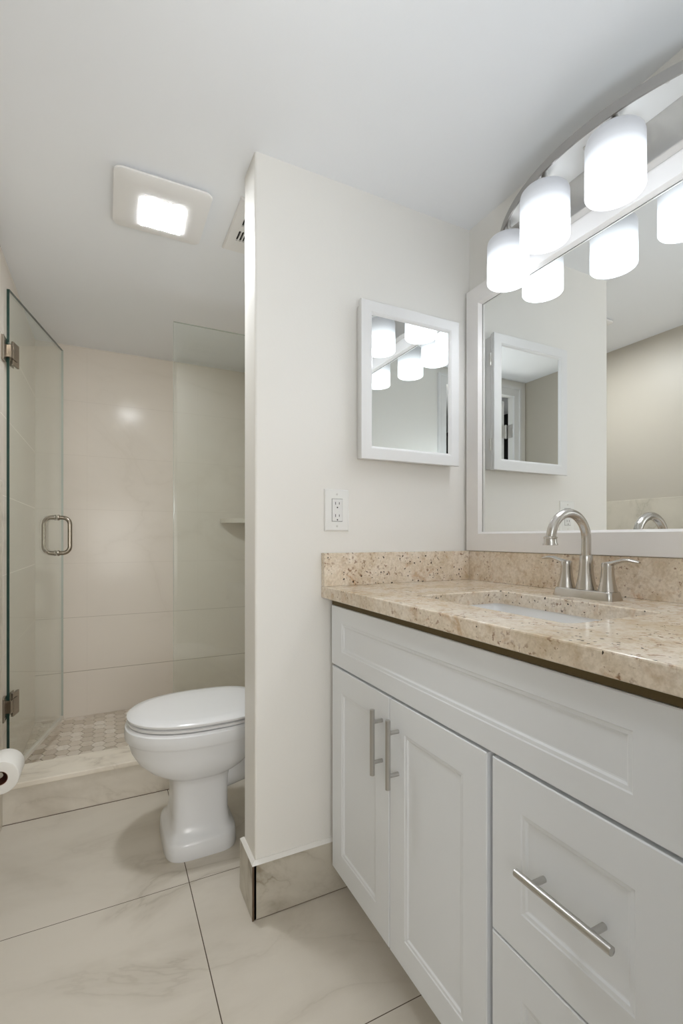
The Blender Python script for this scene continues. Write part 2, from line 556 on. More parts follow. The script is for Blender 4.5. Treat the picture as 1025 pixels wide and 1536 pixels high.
# ------------------------------------------------------------------ vanity cabinet
CX = 0.5885        # front of the doors
VY0, VY1 = 0.118, 1.262
van = thing('vanity_cabinet', 'white bathroom vanity cabinet with two doors and drawers under the granite counter', 'cabinet', (CX, 0.78, 0))
def loc(o, par):   # geometry was written in world coordinates: undo the parent's placement
    o.matrix_parent_inverse = Matrix.LocRotScale(par.location, par.rotation_euler, None).inverted()
    return o
bm = bmesh.new()
box(bm, CX + 0.0205, CX + 0.040, VY0 + 0.001, VY1, 0.097, 0.864, 0.001)
loc(link('face_frame', bm, M['gap_grey'], van), van)
bm = bmesh.new(); box(bm, CX + 0.0405, XR - 0.016, VY0 + 0.001, VY1, 0.097, 0.113)
loc(link('bottom_panel', bm, M['white'], van), van)
bm = bmesh.new(); box(bm, XR - 0.0155, XR - 0.001, VY0 + 0.001, VY1, 0.097, 0.70)
loc(link('back_panel', bm, M['white'], van), van)
bm = bmesh.new()
box(bm, CX + 0.095, XR - 0.03, VY0 + 0.02, VY1 - 0.005, 0.0, 0.097)
loc(link('toe_kick', bm, M['white'], van), van)
bm = bmesh.new()
box(bm, CX + 0.0215, XR - 0.002, VY1 + 0.0002, VY1 + 0.0100, 0.097, 0.864, 0.001)
loc(link('side_panel', bm, M['white'], van), van)
bm = bmesh.new()
box(bm, CX + 0.0005, XR - 0.002, VY0 - 0.014, VY0 + 0.0005, 0.0, 0.864, 0.001)
loc(link('side_panel', bm, M['white'], van), van)

def front(name, y0, y1, z0, z1, sy, sz, par):
    """panelled cabinet front facing -X with a stepped moulding round a sunk panel"""
    bm = bmesh.new()
    th = 0.020
    e = 0.0018
    def ring(iy, iz, d): return [(CX + d, y0 + iy, z0 + iz), (CX + d, y1 - iy, z0 + iz), (CX + d, y1 - iy, z1 - iz), (CX + d, y0 + iy, z1 - iz)]
    rings = [ring(0, 0, th), ring(0, 0, e), ring(e, e, 0), ring(sy, sz, 0), ring(sy + 0.002, sz + 0.002, 0.0016),
             ring(sy + 0.0075, sz + 0.0075, 0.0022), ring(sy + 0.0105, sz + 0.0105, 0.0048), ring(sy + 0.0125, sz + 0.0125, 0.0052)]
    loft(bm, rings)
    return loc(link(name, bm, M['white'], par), van)

def pull(par, y, z, vertical):
    bm = bmesh.new()
    xb = CX - 0.0275
    if vertical:
        tube(bm, [(xb, y, z - 0.078), (xb, y, z - 0.0775), (xb, y, z + 0.0775), (xb, y, z + 0.078)], [0.0052, 0.006, 0.006, 0.0052], 20)
        for s in (-0.048, 0.048):
            lathe(bm, [(0.0048, xb - CX), (0.0048, 0.0)], (CX, y, z + s), 'x', 14)
    else:
        tube(bm, [(xb, y - 0.078, z), (xb, y - 0.0775, z), (xb, y + 0.0775, z), (xb, y + 0.078, z)], [0.0052, 0.006, 0.006, 0.0052], 20)
        for s in (-0.048, 0.048):
            lathe(bm, [(0.0048, xb - CX), (0.0048, 0.0)], (CX, y + s, z), 'x', 14)
    o = link('bar_pull', bm, M['pull'], par, True)
    o.matrix_parent_inverse = van_inv
    return o
van_inv = Matrix.LocRotScale(van.location, van.rotation_euler, None).inverted()

bm = bmesh.new(); box(bm, CX, CX + 0.02, VY0, 0.299, 0.1, 0.862, 0.0015)
loc(link('filler', bm, M['white'], van), van)
front('false_front', 0.302, 1.2585, 0.693, 0.8635, 0.066, 0.045, van)
dA = front('door', 0.9415, 1.2535, 0.100, 0.687, 0.061, 0.064, van)
dB = front('door', 0.6235, 0.9385, 0.100, 0.687, 0.061, 0.064, van)
wA = front('drawer', 0.302, 0.6105, 0.3945, 0.687, 0.063, 0.066, van)
wB = front('drawer', 0.302, 0.6105, 0.100, 0.391, 0.063, 0.066, van)
dA['label'] = 'door at the partition end'
dB['label'] = 'door next to the drawers'
wA['label'] = 'upper drawer'
wB['label'] = 'lower drawer'
for o, y, z, v in ((dA, 0.972, 0.575, True), (dB, 0.902, 0.574, True), (wA, 0.4545, 0.546, False), (wB, 0.4545, 0.246, False)):
    bmp = pull(o, y, z, v)
    bmp.matrix_parent_inverse = Matrix.Identity(4)   # same frame as its front

# ------------------------------------------------------------------ countertop
ZT = 0.917
CF = 0.5690
ct = thing('countertop', 'speckled beige granite countertop with backsplash and a sink cut-out', 'countertop', (0.85, 0.78, 0.8825))
CI = Matrix.Translation(ct.location).inverted()
def cpart(name, bm, mat, smooth=False):
    o = link(name, bm, mat, ct, smooth); o.matrix_parent_inverse = CI; return o
CY0, CY1 = YE + 0.001, YP - 0.0005
HX0, HX1, HY0, HY1 = 0.688, 0.955, 0.537, 0.969
def slab():
    bm = bmesh.new()
    n = 6
    hole = rrect((HX0 + HX1) / 2, (HY0 + HY1) / 2, (HX1 - HX0) / 2, (HY1 - HY0) / 2, 0.022, n)
    # outer ring with as many points, matching the corner order of rrect
    outer = []
    corners = [(XR, CY1), (CF, CY1), (CF, CY0), (XR, CY0)]
    for c in corners:
        outer += [c] * (n + 1)
    def ring(z, ins):
        return [(CF + ins, CY0 + ins, z), (CF + ins, CY1, z), (XR - 0.0005, CY1, z), (XR - 0.0005, CY0 + ins, z)]
    # sides
    rs = [[bm.verts.new(p) for p in ring(z, i)] for z, i in ((0.8825, 0.002), (0.8845, 0.0), (ZT - 0.003, 0.0), (ZT - 0.0008, 0.0009), (ZT, 0.003))]
    for a, b in zip(rs, rs[1:]):
        for k in range(4):
            j = (k + 1) % 4
            bm.faces.new((a[k], a[j], b[j], b[k]))
    def cap(rim, z, h):
        hv = [bm.verts.new((x, y, z)) for x, y in h]
        # corner vertices of rim in rrect order: (+,+),(-,+),(-,-),(+,-)
        cv = [rim[2], rim[1], rim[0], rim[3]]
        m = n + 1
        for c in range(4):
            for k in range(n):
                bm.faces.new((cv[c], hv[c * m + k], hv[c * m + k + 1]))
            nx = (c + 1) % 4
            bm.faces.new((cv[c], hv[c * m + n], hv[nx * m], cv[nx]))
        return hv
    big = rrect((HX0 + HX1) / 2, (HY0 + HY1) / 2, (HX1 - HX0) / 2 + 0.0025, (HY1 - HY0) / 2 + 0.0025, 0.0245, n)
    top = cap(rs[-1], ZT, big)
    low = cap(rs[0], 0.8825, hole)
    mid = [bm.verts.new((x, y, ZT - 0.0025)) for x, y in hole]
    L = len(hole)
    for k in range(L):
        j = (k + 1) % L
        bm.faces.new((top[k], top[j], mid[j], mid[k]))
        bm.faces.new((mid[k], mid[j], low[j], low[k]))
    return bm
cpart('slab', slab(), M['granite'])
cpart('backsplash', B(XR - 0.021, XR - 0.0005, CY0, YP - 0.0225, ZT, 1.0155, 0.0015), M['granite'])
cpart('side_splash', B(CF, XR - 0.0005, YP - 0.0225, YP - 0.0005, ZT, 1.0155, 0.0015), M['granite'])
cpart('plywood_strip', B(CF + 0.012, XR - 0.004, CY0 + 0.012, YP - 0.016, 0.8645, 0.8822), M['ply']) if False else None
bm = bmesh.new()
fx = CX + 0.003
for x0, x1, y0, y1 in ((fx, fx + 0.08, CY0 + 0.012, YP - 0.03), (fx + 0.08, XR - 0.004, YP - 0.1, YP - 0.03), (fx + 0.08, XR - 0.004, CY0 + 0.012, CY0 + 0.1)):
    box(bm, x0, x1, y0, y1, 0.8645, 0.8822)
o = cpart('plywood_strip', bm, M['ply']); o['label'] = 'brown plywood strip under the stone'

# ------------------------------------------------------------------ sink
sk = thing('sink', 'white rectangular undermount sink basin set into the granite counter', 'sink', (0.8215, 0.753, 0.75))
SI = Matrix.Translation(sk.location).inverted()
bm = bmesh.new()
cx, cy = 0.8215, 0.753
prof = [(0.150, 0.232, 0.030, 0.8822), (0.139, 0.222, 0.028, 0.8822), (0.136, 0.219, 0.03, 0.870), (0.128, 0.212, 0.045, 0.81),
        (0.118, 0.202, 0.055, 0.775), (0.095, 0.18, 0.06, 0.760), (0.03, 0.03, 0.028, 0.754)]
rings = [[(x, y, z) for x, y in rrect(cx, cy, a, b, r, 6)] for a, b, r, z in prof]
back = [[(x, y, z) for x, y in rrect(cx, cy, a, b, r, 6)] for a, b, r, z in
        [(0.03, 0.03, 0.028, 0.744), (0.10, 0.186, 0.06, 0.750), (0.124, 0.208, 0.055, 0.766), (0.135, 0.22, 0.045, 0.81), (0.150, 0.232, 0.030, 0.874)]]
loft(bm, [back[0]] + back[1:] + rings, True, True)
o = link('basin', bm, M['sink'], sk, True); o.matrix_parent_inverse = SI
bm = bmesh.new(); lathe(bm, [(0.0, 0.0), (0.012, 0.004), (0.020, 0.005), (0.023, 0.002), (0.023, -0.001)], (cx, cy, 0.7545), 'z', 24, False, True)
o = link('drain', bm, M['nickel'], sk, True); o.matrix_parent_inverse = SI

# ------------------------------------------------------------------ faucet
fa = thing('faucet', 'brushed nickel two handle gooseneck faucet on the counter behind the sink', 'faucet', (1.03, 0.757, ZT))
FI = Matrix.Translation(fa.location).inverted()
def fpart(name, bm, par=None, mat='nickel'):
    o = link(name, bm, M[mat], par or fa, True)
    o.matrix_parent_inverse = FI if par is None else Matrix.Identity(4)
    return o
fxc, fyc = 1.03, 0.757
def ring_at(z, hx, hy, r): return [(x, y, z) for x, y in rrect(fxc, fyc, hx, hy, r, 6)]
bm = bmesh.new()
loft(bm, [ring_at(ZT, 0.0265, 0.079, 0.012), ring_at(ZT + 0.004, 0.0262, 0.0785, 0.012), ring_at(ZT + 0.017, 0.0235, 0.0755, 0.012), ring_at(ZT + 0.0195, 0.0225, 0.0745, 0.012), ring_at(ZT + 0.0205, 0.021, 0.073, 0.011)])
fpart('base_plate', bm)
bm = bmesh.new()
lathe(bm, [(0.0235, 0), (0.0228, 0.004), (0.0195, 0.02), (0.0165, 0.04), (0.0148, 0.06), (0.0142, 0.0785), (0.0132, 0.081)], (fxc, fyc, ZT + 0.0205), 'z', 32)
path = [(fxc, fyc, 1.01), (fxc, fyc, 1.03)]
for k in range(0, 25):
    a = R(k * 180 / 24)
    path.append((fxc - 0.0605 + 0.0605 * cos(a), fyc, 1.0575 + 0.0605 * sin(a)))
path.append((fxc - 0.1225, fyc, 1.054))
tube(bm, path, 0.0108, 20)
sp = fpart('spout', bm)
bm = bmesh.new(); lathe(bm, [(0.0118, 0.021), (0.0150, 0.019), (0.0150, 0.017), (0.0138, 0.0155), (0.0142, 0.006), (0.0162, 0.002), (0.0162, 0.0), (0.012, 0.0), (0.011, 0.004)], (fxc - 0.1228, fyc, 1.0435), 'z', 28)
fpart('aerator', bm, sp)
for s in (1, -1):
    yh = fyc + s * 0.0545
    bm = bmesh.new()
    lathe(bm, [(0.0205, 0), (0.0200, 0.003), (0.0165, 0.018), (0.0140, 0.036), (0.0130, 0.052), (0.0132, 0.062), (0.0118, 0.0655), (0.004, 0.0668)], (fxc, yh, ZT + 0.0205), 'z', 28)
    hd = fpart('handle', bm)
    bm = bmesh.new()
    rings = []
    for t, hw, th, dz in ((0.0, 0.0105, 0.0060, -0.002), (0.012, 0.0102, 0.0056, 0.0005), (0.024, 0.0088, 0.0046, 0.0045), (0.038, 0.0084, 0.0042, 0.0085), (0.052, 0.0094, 0.0040, 0.0088), (0.064, 0.0088, 0.0034, 0.0066), (0.073, 0.0050, 0.0018, 0.0050)):
        rings.append([(fxc + hw * cos(2 * pi * k / 14), yh + s * t, ZT + 0.0845 + dz + th * sin(2 * pi * k / 14)) for k in range(14)])
    loft(bm, rings)
    fpart('lever', bm, hd)
bm = bmesh.new()
lathe(bm, [(0.0022, 0), (0.0022, 0.05), (0.004, 0.053), (0.0045, 0.058), (0.003, 0.061)], (fxc + 0.0215, fyc, ZT + 0.018), 'z', 14)
fpart('lift_rod', bm)

# ------------------------------------------------------------------ framed wall mirror
mr = thing('wall_mirror', 'large rectangular mirror in a flat white frame on the wall above the backsplash', 'mirror', (XR, 0.757, 1.016))
MI = Matrix.Translation(mr.location).inverted()
mx0, my0, my1, mz0, mz1 = 1.112, 0.237, 1.2765, 1.0165, 1.909
bm = bmesh.new()
def mring(i, x): return [(x, my0 + i, mz0 + i), (x, my1 - i, mz0 + i), (x, my1 - i, mz1 - i), (x, my0 + i, mz1 - i)]
loft(bm, [mring(0, XR - 0.001), mring(0, mx0 + 0.0015), mring(0.0015, mx0), mring(0.0575, mx0), mring(0.0585, mx0 + 0.001), mring(0.064, mx0 + 0.0136), mring(0.060, mx0 + 0.0138), mring(0.060, XR - 0.001)], False, False)
o = link('frame', bm, M['mirror_frame'], mr); o.matrix_parent_inverse = MI
bm = bmesh.new(); box(bm, 1.1278, 1.1325, my0 + 0.055, my1 - 0.055, mz0 + 0.055, mz1 - 0.055)
o = link('mirror_glass', bm, M['mirror'], mr); o.matrix_parent_inverse = MI

# ------------------------------------------------------------------ medicine cabinet
mc = thing('medicine_cabinet', 'small white recessed medicine cabinet with mirrored door on the partition wall', 'cabinet', (0.88, YP, 1.30))
KI = Matrix.Translation(mc.location).inverted()
kx0, kx1, kz0, kz1 = 0.678, 1.050, 1.299, 1.779
ky = 1.239   # front of the door
bm = bmesh.new(); box(bm, kx0 + 0.012, kx1 - 0.006, ky + 0.0215, YP - 0.0005, kz0 + 0.006, kz1 - 0.006, 0.001)
o = link('case', bm, M['white_trim'], mc); o.matrix_parent_inverse = KI
bm = bmesh.new()
def kring(i, y): return [(kx0 + i, y, kz0 + i), (kx1 - i, y, kz0 + i), (kx1 - i, y, kz1 - i), (kx0 + i, y, kz1 - i)]
loft(bm, [kring(0.003, ky + 0.021), kring(0.001, ky + 0.0165), kring(0.001, ky + 0.0110), kring(0.0055, ky + 0.0106), kring(0.0055, ky + 0.0088), kring(0.0, ky + 0.0085), kring(0, ky + 0.0015), kring(0.0015, ky), kring(0.033, ky), kring(0.0335, ky + 0.0012), kring(0.036, ky + 0.0022), kring(0.0405, ky + 0.0072), kring(0.041, ky + 0.0165)], False, False)
kd = link('door', bm, M['white_trim'], mc); kd.matrix_parent_inverse = KI
bm = bmesh.new(); box(bm, kx0 + 0.035, kx1 - 0.035, ky + 0.0078, ky + 0.012, kz0 + 0.035, kz1 - 0.035)
link('mirror_glass', bm, M['mirror'], kd)
for hz in (kz0 + 0.09, kz1 - 0.09):
    bm = bmesh.new()
    lathe(bm, [(0.003, -0.022), (0.003, -0.008), (0.0024, -0.007), (0.003, -0.006), (0.003, 0.022)], (kx1 + 0.0005, ky + 0.017, hz), 'z', 12)
    box(bm, kx1 - 0.003, kx1 + 0.0012, ky + 0.008, ky + 0.026, hz - 0.021, hz + 0.021, 0.0005)
    o = link('hinge', bm, M['fixture'], mc, True); o.matrix_parent_inverse = KI

# ------------------------------------------------------------------ outlet
ol = thing('outlet', 'white electrical outlet with two sockets on the wall above the side splash', 'outlet', (0.617, YP, 1.145))
OI = Matrix.Translation(ol.location).inverted()
ox0, ox1, oz0, oz1 = 0.578, 0.660, 1.081, 1.207
bm = bmesh.new()
def oring(i, y): return [(ox0 + i, y, oz0 + i), (ox1 - i, y, oz0 + i), (ox1 - i, y, oz1 - i), (ox0 + i, y, oz1 - i)]
loft(bm, [oring(0, YP - 0.0002), oring(0.0, YP - 0.002), oring(0.0015, YP - 0.0045), oring(0.004, YP - 0.006)])
o = link('cover_plate', bm, M['plastic'], ol); o.matrix_parent_inverse = OI
xc, zc = (ox0 + ox1) / 2, (oz0 + oz1) / 2
bm = bmesh.new()
box(bm, xc - 0.0178, xc + 0.0178, YP - 0.0062, YP - 0.003, zc - 0.0345, zc + 0.0345)
o = link('insert_gap', bm, M['slot'], ol); o.matrix_parent_inverse = OI
bm = bmesh.new(); box(bm, xc - 0.0168, xc + 0.0168, YP - 0.0082, YP - 0.004, zc - 0.0335, zc + 0.0335, 0.001)
ins = link('receptacle', bm, M['plastic_in'], ol); ins.matrix_parent_inverse = OI
for s in (0.0205, -0.0165):
    for dx, h in ((-0.0062, 0.0042), (0.0062, 0.0035)):
        bm = bmesh.new(); box(bm, xc + dx - 0.001, xc + dx + 0.001, YP - 0.0085, YP - 0.0075, zc + s - h, zc + s + h)
        link('slot', bm, M['slot'], ins)
    bm = bmesh.new(); lathe(bm, [(0.0023, -0.0085), (0.0023, -0.0075)], (xc, YP, zc + s - 0.0125), 'y', 12)
    link('ground_hole', bm, M['slot'], ins)
for s in (0.048, -0.048):
    bm = bmesh.new(); lathe(bm, [(0.0032, -0.0058), (0.003, -0.0068), (0.0015, -0.0071)], (xc, YP, zc + s), 'y', 14)
    o = link('screw', bm, M['fixture'], ol, True); o.matrix_parent_inverse = OI

# ------------------------------------------------------------------ vanity light
YV = 0.7525
vl = thing('vanity_light', 'brushed nickel curved bar light with four frosted glass shades above the mirror', 'lamp', (XR, YV, 1.96))
VI = Matrix.Translation(vl.location).inverted()
def vpart(name, bm, mat, smooth=False, par=None):
    o = link(name, bm, M[mat], par or vl, smooth)
    o.matrix_parent_inverse = VI if par is None else Matrix.Identity(4)
    return o
PXF = 1.085
bm = bmesh.new(); box(bm, PXF, 1.1105, YV - 0.352, YV + 0.352, 1.899, 1.995, 0.002)
vpart('back_plate', bm, 'fixture')
bm = bmesh.new(); box(bm, 1.1106, XR - 0.0005, YV - 0.15, YV + 0.15, 1.914, 1.984, 0.002)
vpart('wall_mount', bm, 'fixture')
RAD = 0.56
XA = 0.970 + RAD      # arc centre
HALF = math.acos((XA - PXF) / RAD)
def arcpt(k, n, dr=0.0):
    a = -HALF + 2 * HALF * k / n
    return (XA - (RAD + dr) * cos(a), YV + (RAD + dr) * sin(a))
N = 48
bm = bmesh.new()
outer = [arcpt(k, N) for k in range(N + 1)]
inner = [arcpt(k, N, -0.004) for k in range(N + 1)]
poly = outer + inner[::-1]
def strip(bm, A_, B_, z0, z1):
    v = [[bm.verts.new((p[0], p[1], z)) for p in P] for P in (A_, B_) for z in (z0, z1)]
    a0, a1, b0, b1 = v
    n = len(A_)
    for k in range(n - 1):
        bm.faces.new((a0[k], a0[k + 1], a1[k + 1], a1[k]))
        bm.faces.new((b0[k], b0[k + 1], b1[k + 1], b1[k]))
        bm.faces.new((a1[k], a1[k + 1], b1[k + 1], b1[k]))
        bm.faces.new((a0[k], a0[k + 1], b0[k + 1], b0[k]))
    for k in (0, n - 1):
        bm.faces.new((a0[k], a1[k], b1[k], b0[k]))
strip(bm, outer, inner, 1.977, 2.001)
vpart('curved_band', bm, 'band', True)
bm = bmesh.new()
seg = [arcpt(k, N, -0.0045) for k in range(N + 1)]
prism(bm, [(min(x, PXF - 0.0005), y) for x, y in seg], 1.9925, 1.9985)
vpart('canopy_plate', bm, 'plate')
for ys in (-0.185, 0.0, 0.185):
    bm = bmesh.new(); lathe(bm, [(0.0045, -0.004), (0.0045, 0.0)], (1.02, YV + ys, 1.9925), 'z', 14)
    vpart('screw', bm, 'fixture', True)
HS, RS = 0.128, 0.059
for dy in (0.2775, 0.0925, -0.0925, -0.2775):
    a = math.asin(dy / RAD)
    sx, sy = XA - (RAD - 0.014) * cos(a), YV + dy
    bm = bmesh.new()
    lathe(bm, [(0.0, 1.9405), (0.022, 1.9405), (0.022, 1.950), (0.017, 1.956), (0.010, 1.962), (0.0075, 1.970), (0.0075, 1.993)], (sx, sy, 0), 'z', 20, False, True)
    vpart('socket', bm, 'fixture', True)
    bm = bmesh.new()
    prof = [(RS - 0.006, 0.001), (RS - 0.002, 0.0), (RS, 0.003), (RS, HS - 0.016), (RS - 0.002, HS - 0.008), (RS - 0.007, HS - 0.0025), (RS - 0.014, HS),
            (0.024, HS), (0.024, HS - 0.005), (RS - 0.015, HS - 0.006), (RS - 0.009, HS - 0.009), (RS - 0.006, HS - 0.018), (RS - 0.006, 0.001)]
    lathe(bm, prof, (0, 0, 0), 'z', 48, False, False)
    bmesh.ops.remove_doubles(bm, verts=bm.verts[:], dist=1e-5)
    sh = link('shade', bm, M['shade'], vl, True)
    sh.location = (sx - XR, sy - YV, 1.813 - 1.96)
    bm = bmesh.new()
    lathe(bm, [(0.0, 0.020), (0.012, 0.022), (0.022, 0.030), (0.027, 0.044), (0.027, 0.054), (0.022, 0.070), (0.015, 0.088), (0.013, 0.10), (0.013, 0.127)], (0, 0, 0), 'z', 24, False, True)
    link('bulb', bm, M['bulb'], sh, True)

# ------------------------------------------------------------------ ceiling fan with lamp
fn = thing('exhaust_fan', 'square white ceiling exhaust fan with a lit square lamp in its cover', 'fan', (0.153, 1.62, ZC))
EI = Matrix.Translation(fn.location).inverted()
fcx, fcy, fh = 0.153, 1.632, 0.141
bm = bmesh.new()
def fr(z, h, r): return [(x, y, z) for x, y in rrect(fcx, fcy, h, h, r, 6)]
loft(bm, [fr(ZC - 0.0005, fh - 0.022, 0.02), fr(ZC - 0.010, fh - 0.020, 0.02), fr(ZC - 0.012, fh - 0.002, 0.024), fr(ZC - 0.015, fh, 0.025), fr(ZC - 0.019, fh - 0.001, 0.025), fr(ZC - 0.0225, fh - 0.012, 0.022), fr(ZC - 0.024, fh - 0.05, 0.018)])
o = link('cover', bm, M['fan'], fn, True); o.matrix_parent_inverse = EI
bm = bmesh.new()
lx, ly = 0.158, 1.655
def lr(z, a, b, r): return [(x, y, z) for x, y in rrect(lx, ly, a, b, r, 5)]
loft(bm, [lr(ZC - 0.0225, 0.0665, 0.072, 0.008), lr(ZC - 0.0248, 0.0665, 0.072, 0.008), lr(ZC - 0.0255, 0.0655, 0.071, 0.008)])
o = link('lamp_lens', bm, M['led'], fn); o.matrix_parent_inverse = EI

# ------------------------------------------------------------------ air vent on the ceiling beyond the partition
vx0, vx1, vy0, vy1 = 0.377, 0.64, 1.48, 1.77
vt = thing('ceiling_vent', 'white slotted air vent in the ceiling half hidden behind the partition', 'vent', ((vx0 + vx1) / 2, (vy0 + vy1) / 2, ZC))
TI = Matrix.Translation(vt.location).inverted()
bm = bmesh.new()
def vr(i, j, z): return [(vx0 + i, vy0 + j, z), (vx1 - i, vy0 + j, z), (vx1 - i, vy1 - j, z), (vx0 + i, vy1 - j, z)]
loft(bm, [vr(0, 0, ZC - 0.0005), vr(0.001, 0.001, ZC - 0.004), vr(0.006, 0.006, ZC - 0.008), vr(0.033, 0.075, ZC - 0.009), vr(0.033, 0.075, ZC - 0.003)], False, False)
o = link('frame', bm, M['fan'], vt); o.matrix_parent_inverse = TI
bm = bmesh.new(); box(bm, vx0 + 0.029, vx1 - 0.029, vy0 + 0.07, vy1 - 0.07, ZC - 0.0026, ZC - 0.0006)  # black sheet: shade of the duct put into its colour
o = link('duct_shade_sheet', bm, M['dark'], vt); o.matrix_parent_inverse = TI
x = vx0 + 0.033
while x < vx1 - 0.042:
    bm = bmesh.new()
    box(bm, x + 0.0072, x + 0.0115, vy0 + 0.074, vy1 - 0.074, ZC - 0.0088, ZC - 0.0027)
    o = link('louver', bm, M['fan'], vt); o.matrix_parent_inverse = TI
    x += 0.0115
bm = bmesh.new(); box(bm, vx0 + 0.032, vx1 - 0.032, 1.611, 1.638, ZC - 0.0091, ZC - 0.0027)
o = link('crossbar', bm, M['fan'], vt); o.matrix_parent_inverse = TI

# ------------------------------------------------------------------ toilet
TY = 1.752
tl = thing('toilet', 'white two piece elongated toilet with closed lid partly hidden behind the partition', 'toilet', (0.30, TY, 0))
LI = Matrix.Translation(tl.location).inverted()
def tpart(name, bm, mat, par=None):
    o = link(name, bm, M[mat], par or tl, True)
    o.matrix_parent_inverse = LI if par is None else Matrix.Identity(4)
    return o
def egg(z, xf, xb, hw, nf=2.2, nb=None, wide=0.52, n=56):
    """closed outline, pointed towards -X; nf/nb superellipse powers front and back"""
    nb = nb or nf
    xm = xf + (xb - xf) * wide
    pts = []
    for k in range(n):
        a = 2 * pi * k / n
        c, s = cos(a), sin(a)
        e = nf if c < 0 else nb
        X = abs(c) ** (2 / e) * (xm - xf if c < 0 else xb - xm)
        Y = abs(s) ** (2 / e) * hw
        pts.append((xm + (X if c >= 0 else -X), TY + (Y if s >= 0 else -Y), z))
    return pts
bm = bmesh.new()
S = [(0.000, 0.166, 0.405, 0.143, 4.5), (0.006, 0.164, 0.407, 0.145, 4.5), (0.046, 0.166, 0.405, 0.143, 4.5), (0.056, 0.170, 0.402, 0.138, 4.5), (0.064, 0.180, 0.393, 0.126, 4.8),
     (0.078, 0.190, 0.385, 0.113, 5.0), (0.110, 0.194, 0.381, 0.107, 5.0), (0.170, 0.196, 0.381, 0.103, 5.0), (0.225, 0.196, 0.384, 0.104, 4.6), (0.244, 0.188, 0.390, 0.111, 3.8),
     (0.253, 0.172, 0.400, 0.123, 3.1), (0.264, 0.146, 0.420, 0.139, 2.6), (0.280, 0.116, 0.445, 0.154, 2.4), (0.305, 0.087, 0.47, 0.168, 2.2), (0.340, 0.067, 0.49, 0.177, 2.2), (0.376, 0.057, 0.50, 0.181, 2.2),
     (0.381, 0.053, 0.505, 0.184, 2.2), (0.386, 0.048, 0.51, 0.187, 2.2), (0.405, 0.0465, 0.51, 0.188, 2.2), (0.422, 0.049, 0.51, 0.186, 2.2), (0.430, 0.058, 0.505, 0.178, 2.2)]
rings = [egg(z, a, b, h, n, max(n, 3.0)) for z, a, b, h, n in S]
loft(bm, rings)
bowl = tpart('bowl', bm, 'porcelain')
# rear deck and trapway
bm = bmesh.new()
def rr(x, z0, z1, hw, r=0.03):
    return [(x, TY + y, z) for y, z in rrect(0, (z0 + z1) / 2, hw, (z1 - z0) / 2, r, 5)]
loft(bm, [rr(0.44, 0.33, 0.428, 0.145), rr(0.50, 0.34, 0.43, 0.125), rr(0.60, 0.35, 0.432, 0.115), rr(0.80, 0.36, 0.432, 0.115)])
tpart('rear_deck', bm, 'porcelain')
bm = bmesh.new()
path = [(0.33, TY, 0.225), (0.38, TY, 0.228), (0.44, TY, 0.240), (0.50, TY, 0.262), (0.55, TY, 0.262), (0.59, TY, 0.235), (0.61, TY, 0.18), (0.615, TY, 0.10), (0.615, TY, 0.0)]
tube(bm, path, [0.075, 0.076, 0.076, 0.076, 0.076, 0.076, 0.078, 0.085, 0.095], 24)
tpart('trapway', bm, 'porcelain')
bm = bmesh.new()   # seat ring
loft(bm, [egg(0.4308, 0.074, 0.510, 0.162, 2.2, 3.2), egg(0.4335, 0.070, 0.515, 0.166, 2.2, 3.2), egg(0.4345, 0.056, 0.518, 0.180, 2.2, 3.2), egg(0.4420, 0.054, 0.518, 0.182, 2.2, 3.2), egg(0.4435, 0.058, 0.515, 0.178, 2.2, 3.2), egg(0.4437, 0.072, 0.51, 0.164, 2.2, 3.2)])
tpart('seat', bm, 'seat')
bm = bmesh.new()   # lid
loft(bm, [egg(0.4440, 0.076, 0.51, 0.160, 2.2, 3.2), egg(0.4472, 0.072, 0.515, 0.164, 2.2, 3.2), egg(0.4478, 0.057, 0.52, 0.179, 2.2, 3.2), egg(0.4495, 0.055, 0.52, 0.181, 2.2, 3.2), egg(0.456, 0.054, 0.52, 0.182, 2.2, 3.2), egg(0.4625, 0.062, 0.515, 0.175, 2.2, 3.0), egg(0.4665, 0.095, 0.49, 0.15, 2.2, 2.6), egg(0.4685, 0.16, 0.44, 0.10, 2.1, 2.3), egg(0.469, 0.24, 0.36, 0.04, 2, 2)])
tpart('lid', bm, 'seat')
for s in (-0.075, 0.075):
    bm = bmesh.new(); lathe(bm, [(0.012, -0.022), (0.013, -0.018), (0.013, 0.018), (0.012, 0.022)], (0.522, TY + s, 0.447), 'y', 18)
    box(bm, 0.512, 0.534, TY + s - 0.016, TY + s + 0.016, 0.431, 0.447, 0.003)
    tpart('seat_hinge', bm, 'seat')
bm = bmesh.new()
def tr(z, x0, x1, hw, r): return [(x, TY + y, z) for x, y in rrect((x0 + x1) / 2, 0, (x1 - x0) / 2, hw, r, 5)]
loft(bm, [tr(0.4325, 0.66, 0.805, 0.17, 0.04), tr(0.45, 0.645, 0.815, 0.19, 0.04), tr(0.60, 0.635, 0.818, 0.20, 0.035), tr(0.76, 0.63, 0.818, 0.205, 0.035)])
tk = tpart('tank', bm, 'porcelain')
bm = bmesh.new()
loft(bm, [tr(0.761, 0.625, 0.822, 0.212, 0.035), tr(0.765, 0.620, 0.824, 0.216, 0.035), tr(0.785, 0.620, 0.824, 0.216, 0.035), tr(0.795, 0.632, 0.815, 0.205, 0.03)])
tpart('tank_lid', bm, 'porcelain')
bm = bmesh.new(); lathe(bm, [(0.012, 0.0), (0.012, -0.012)], (0.632, TY - 0.14, 0.71), 'x', 16)
tube(bm, [(0.618, TY - 0.14, 0.71), (0.614, TY - 0.10, 0.708), (0.616, TY - 0.06, 0.702)], [0.007, 0.006, 0.005], 12)
link('flush_lever', bm, M['nickel'], tk, True)

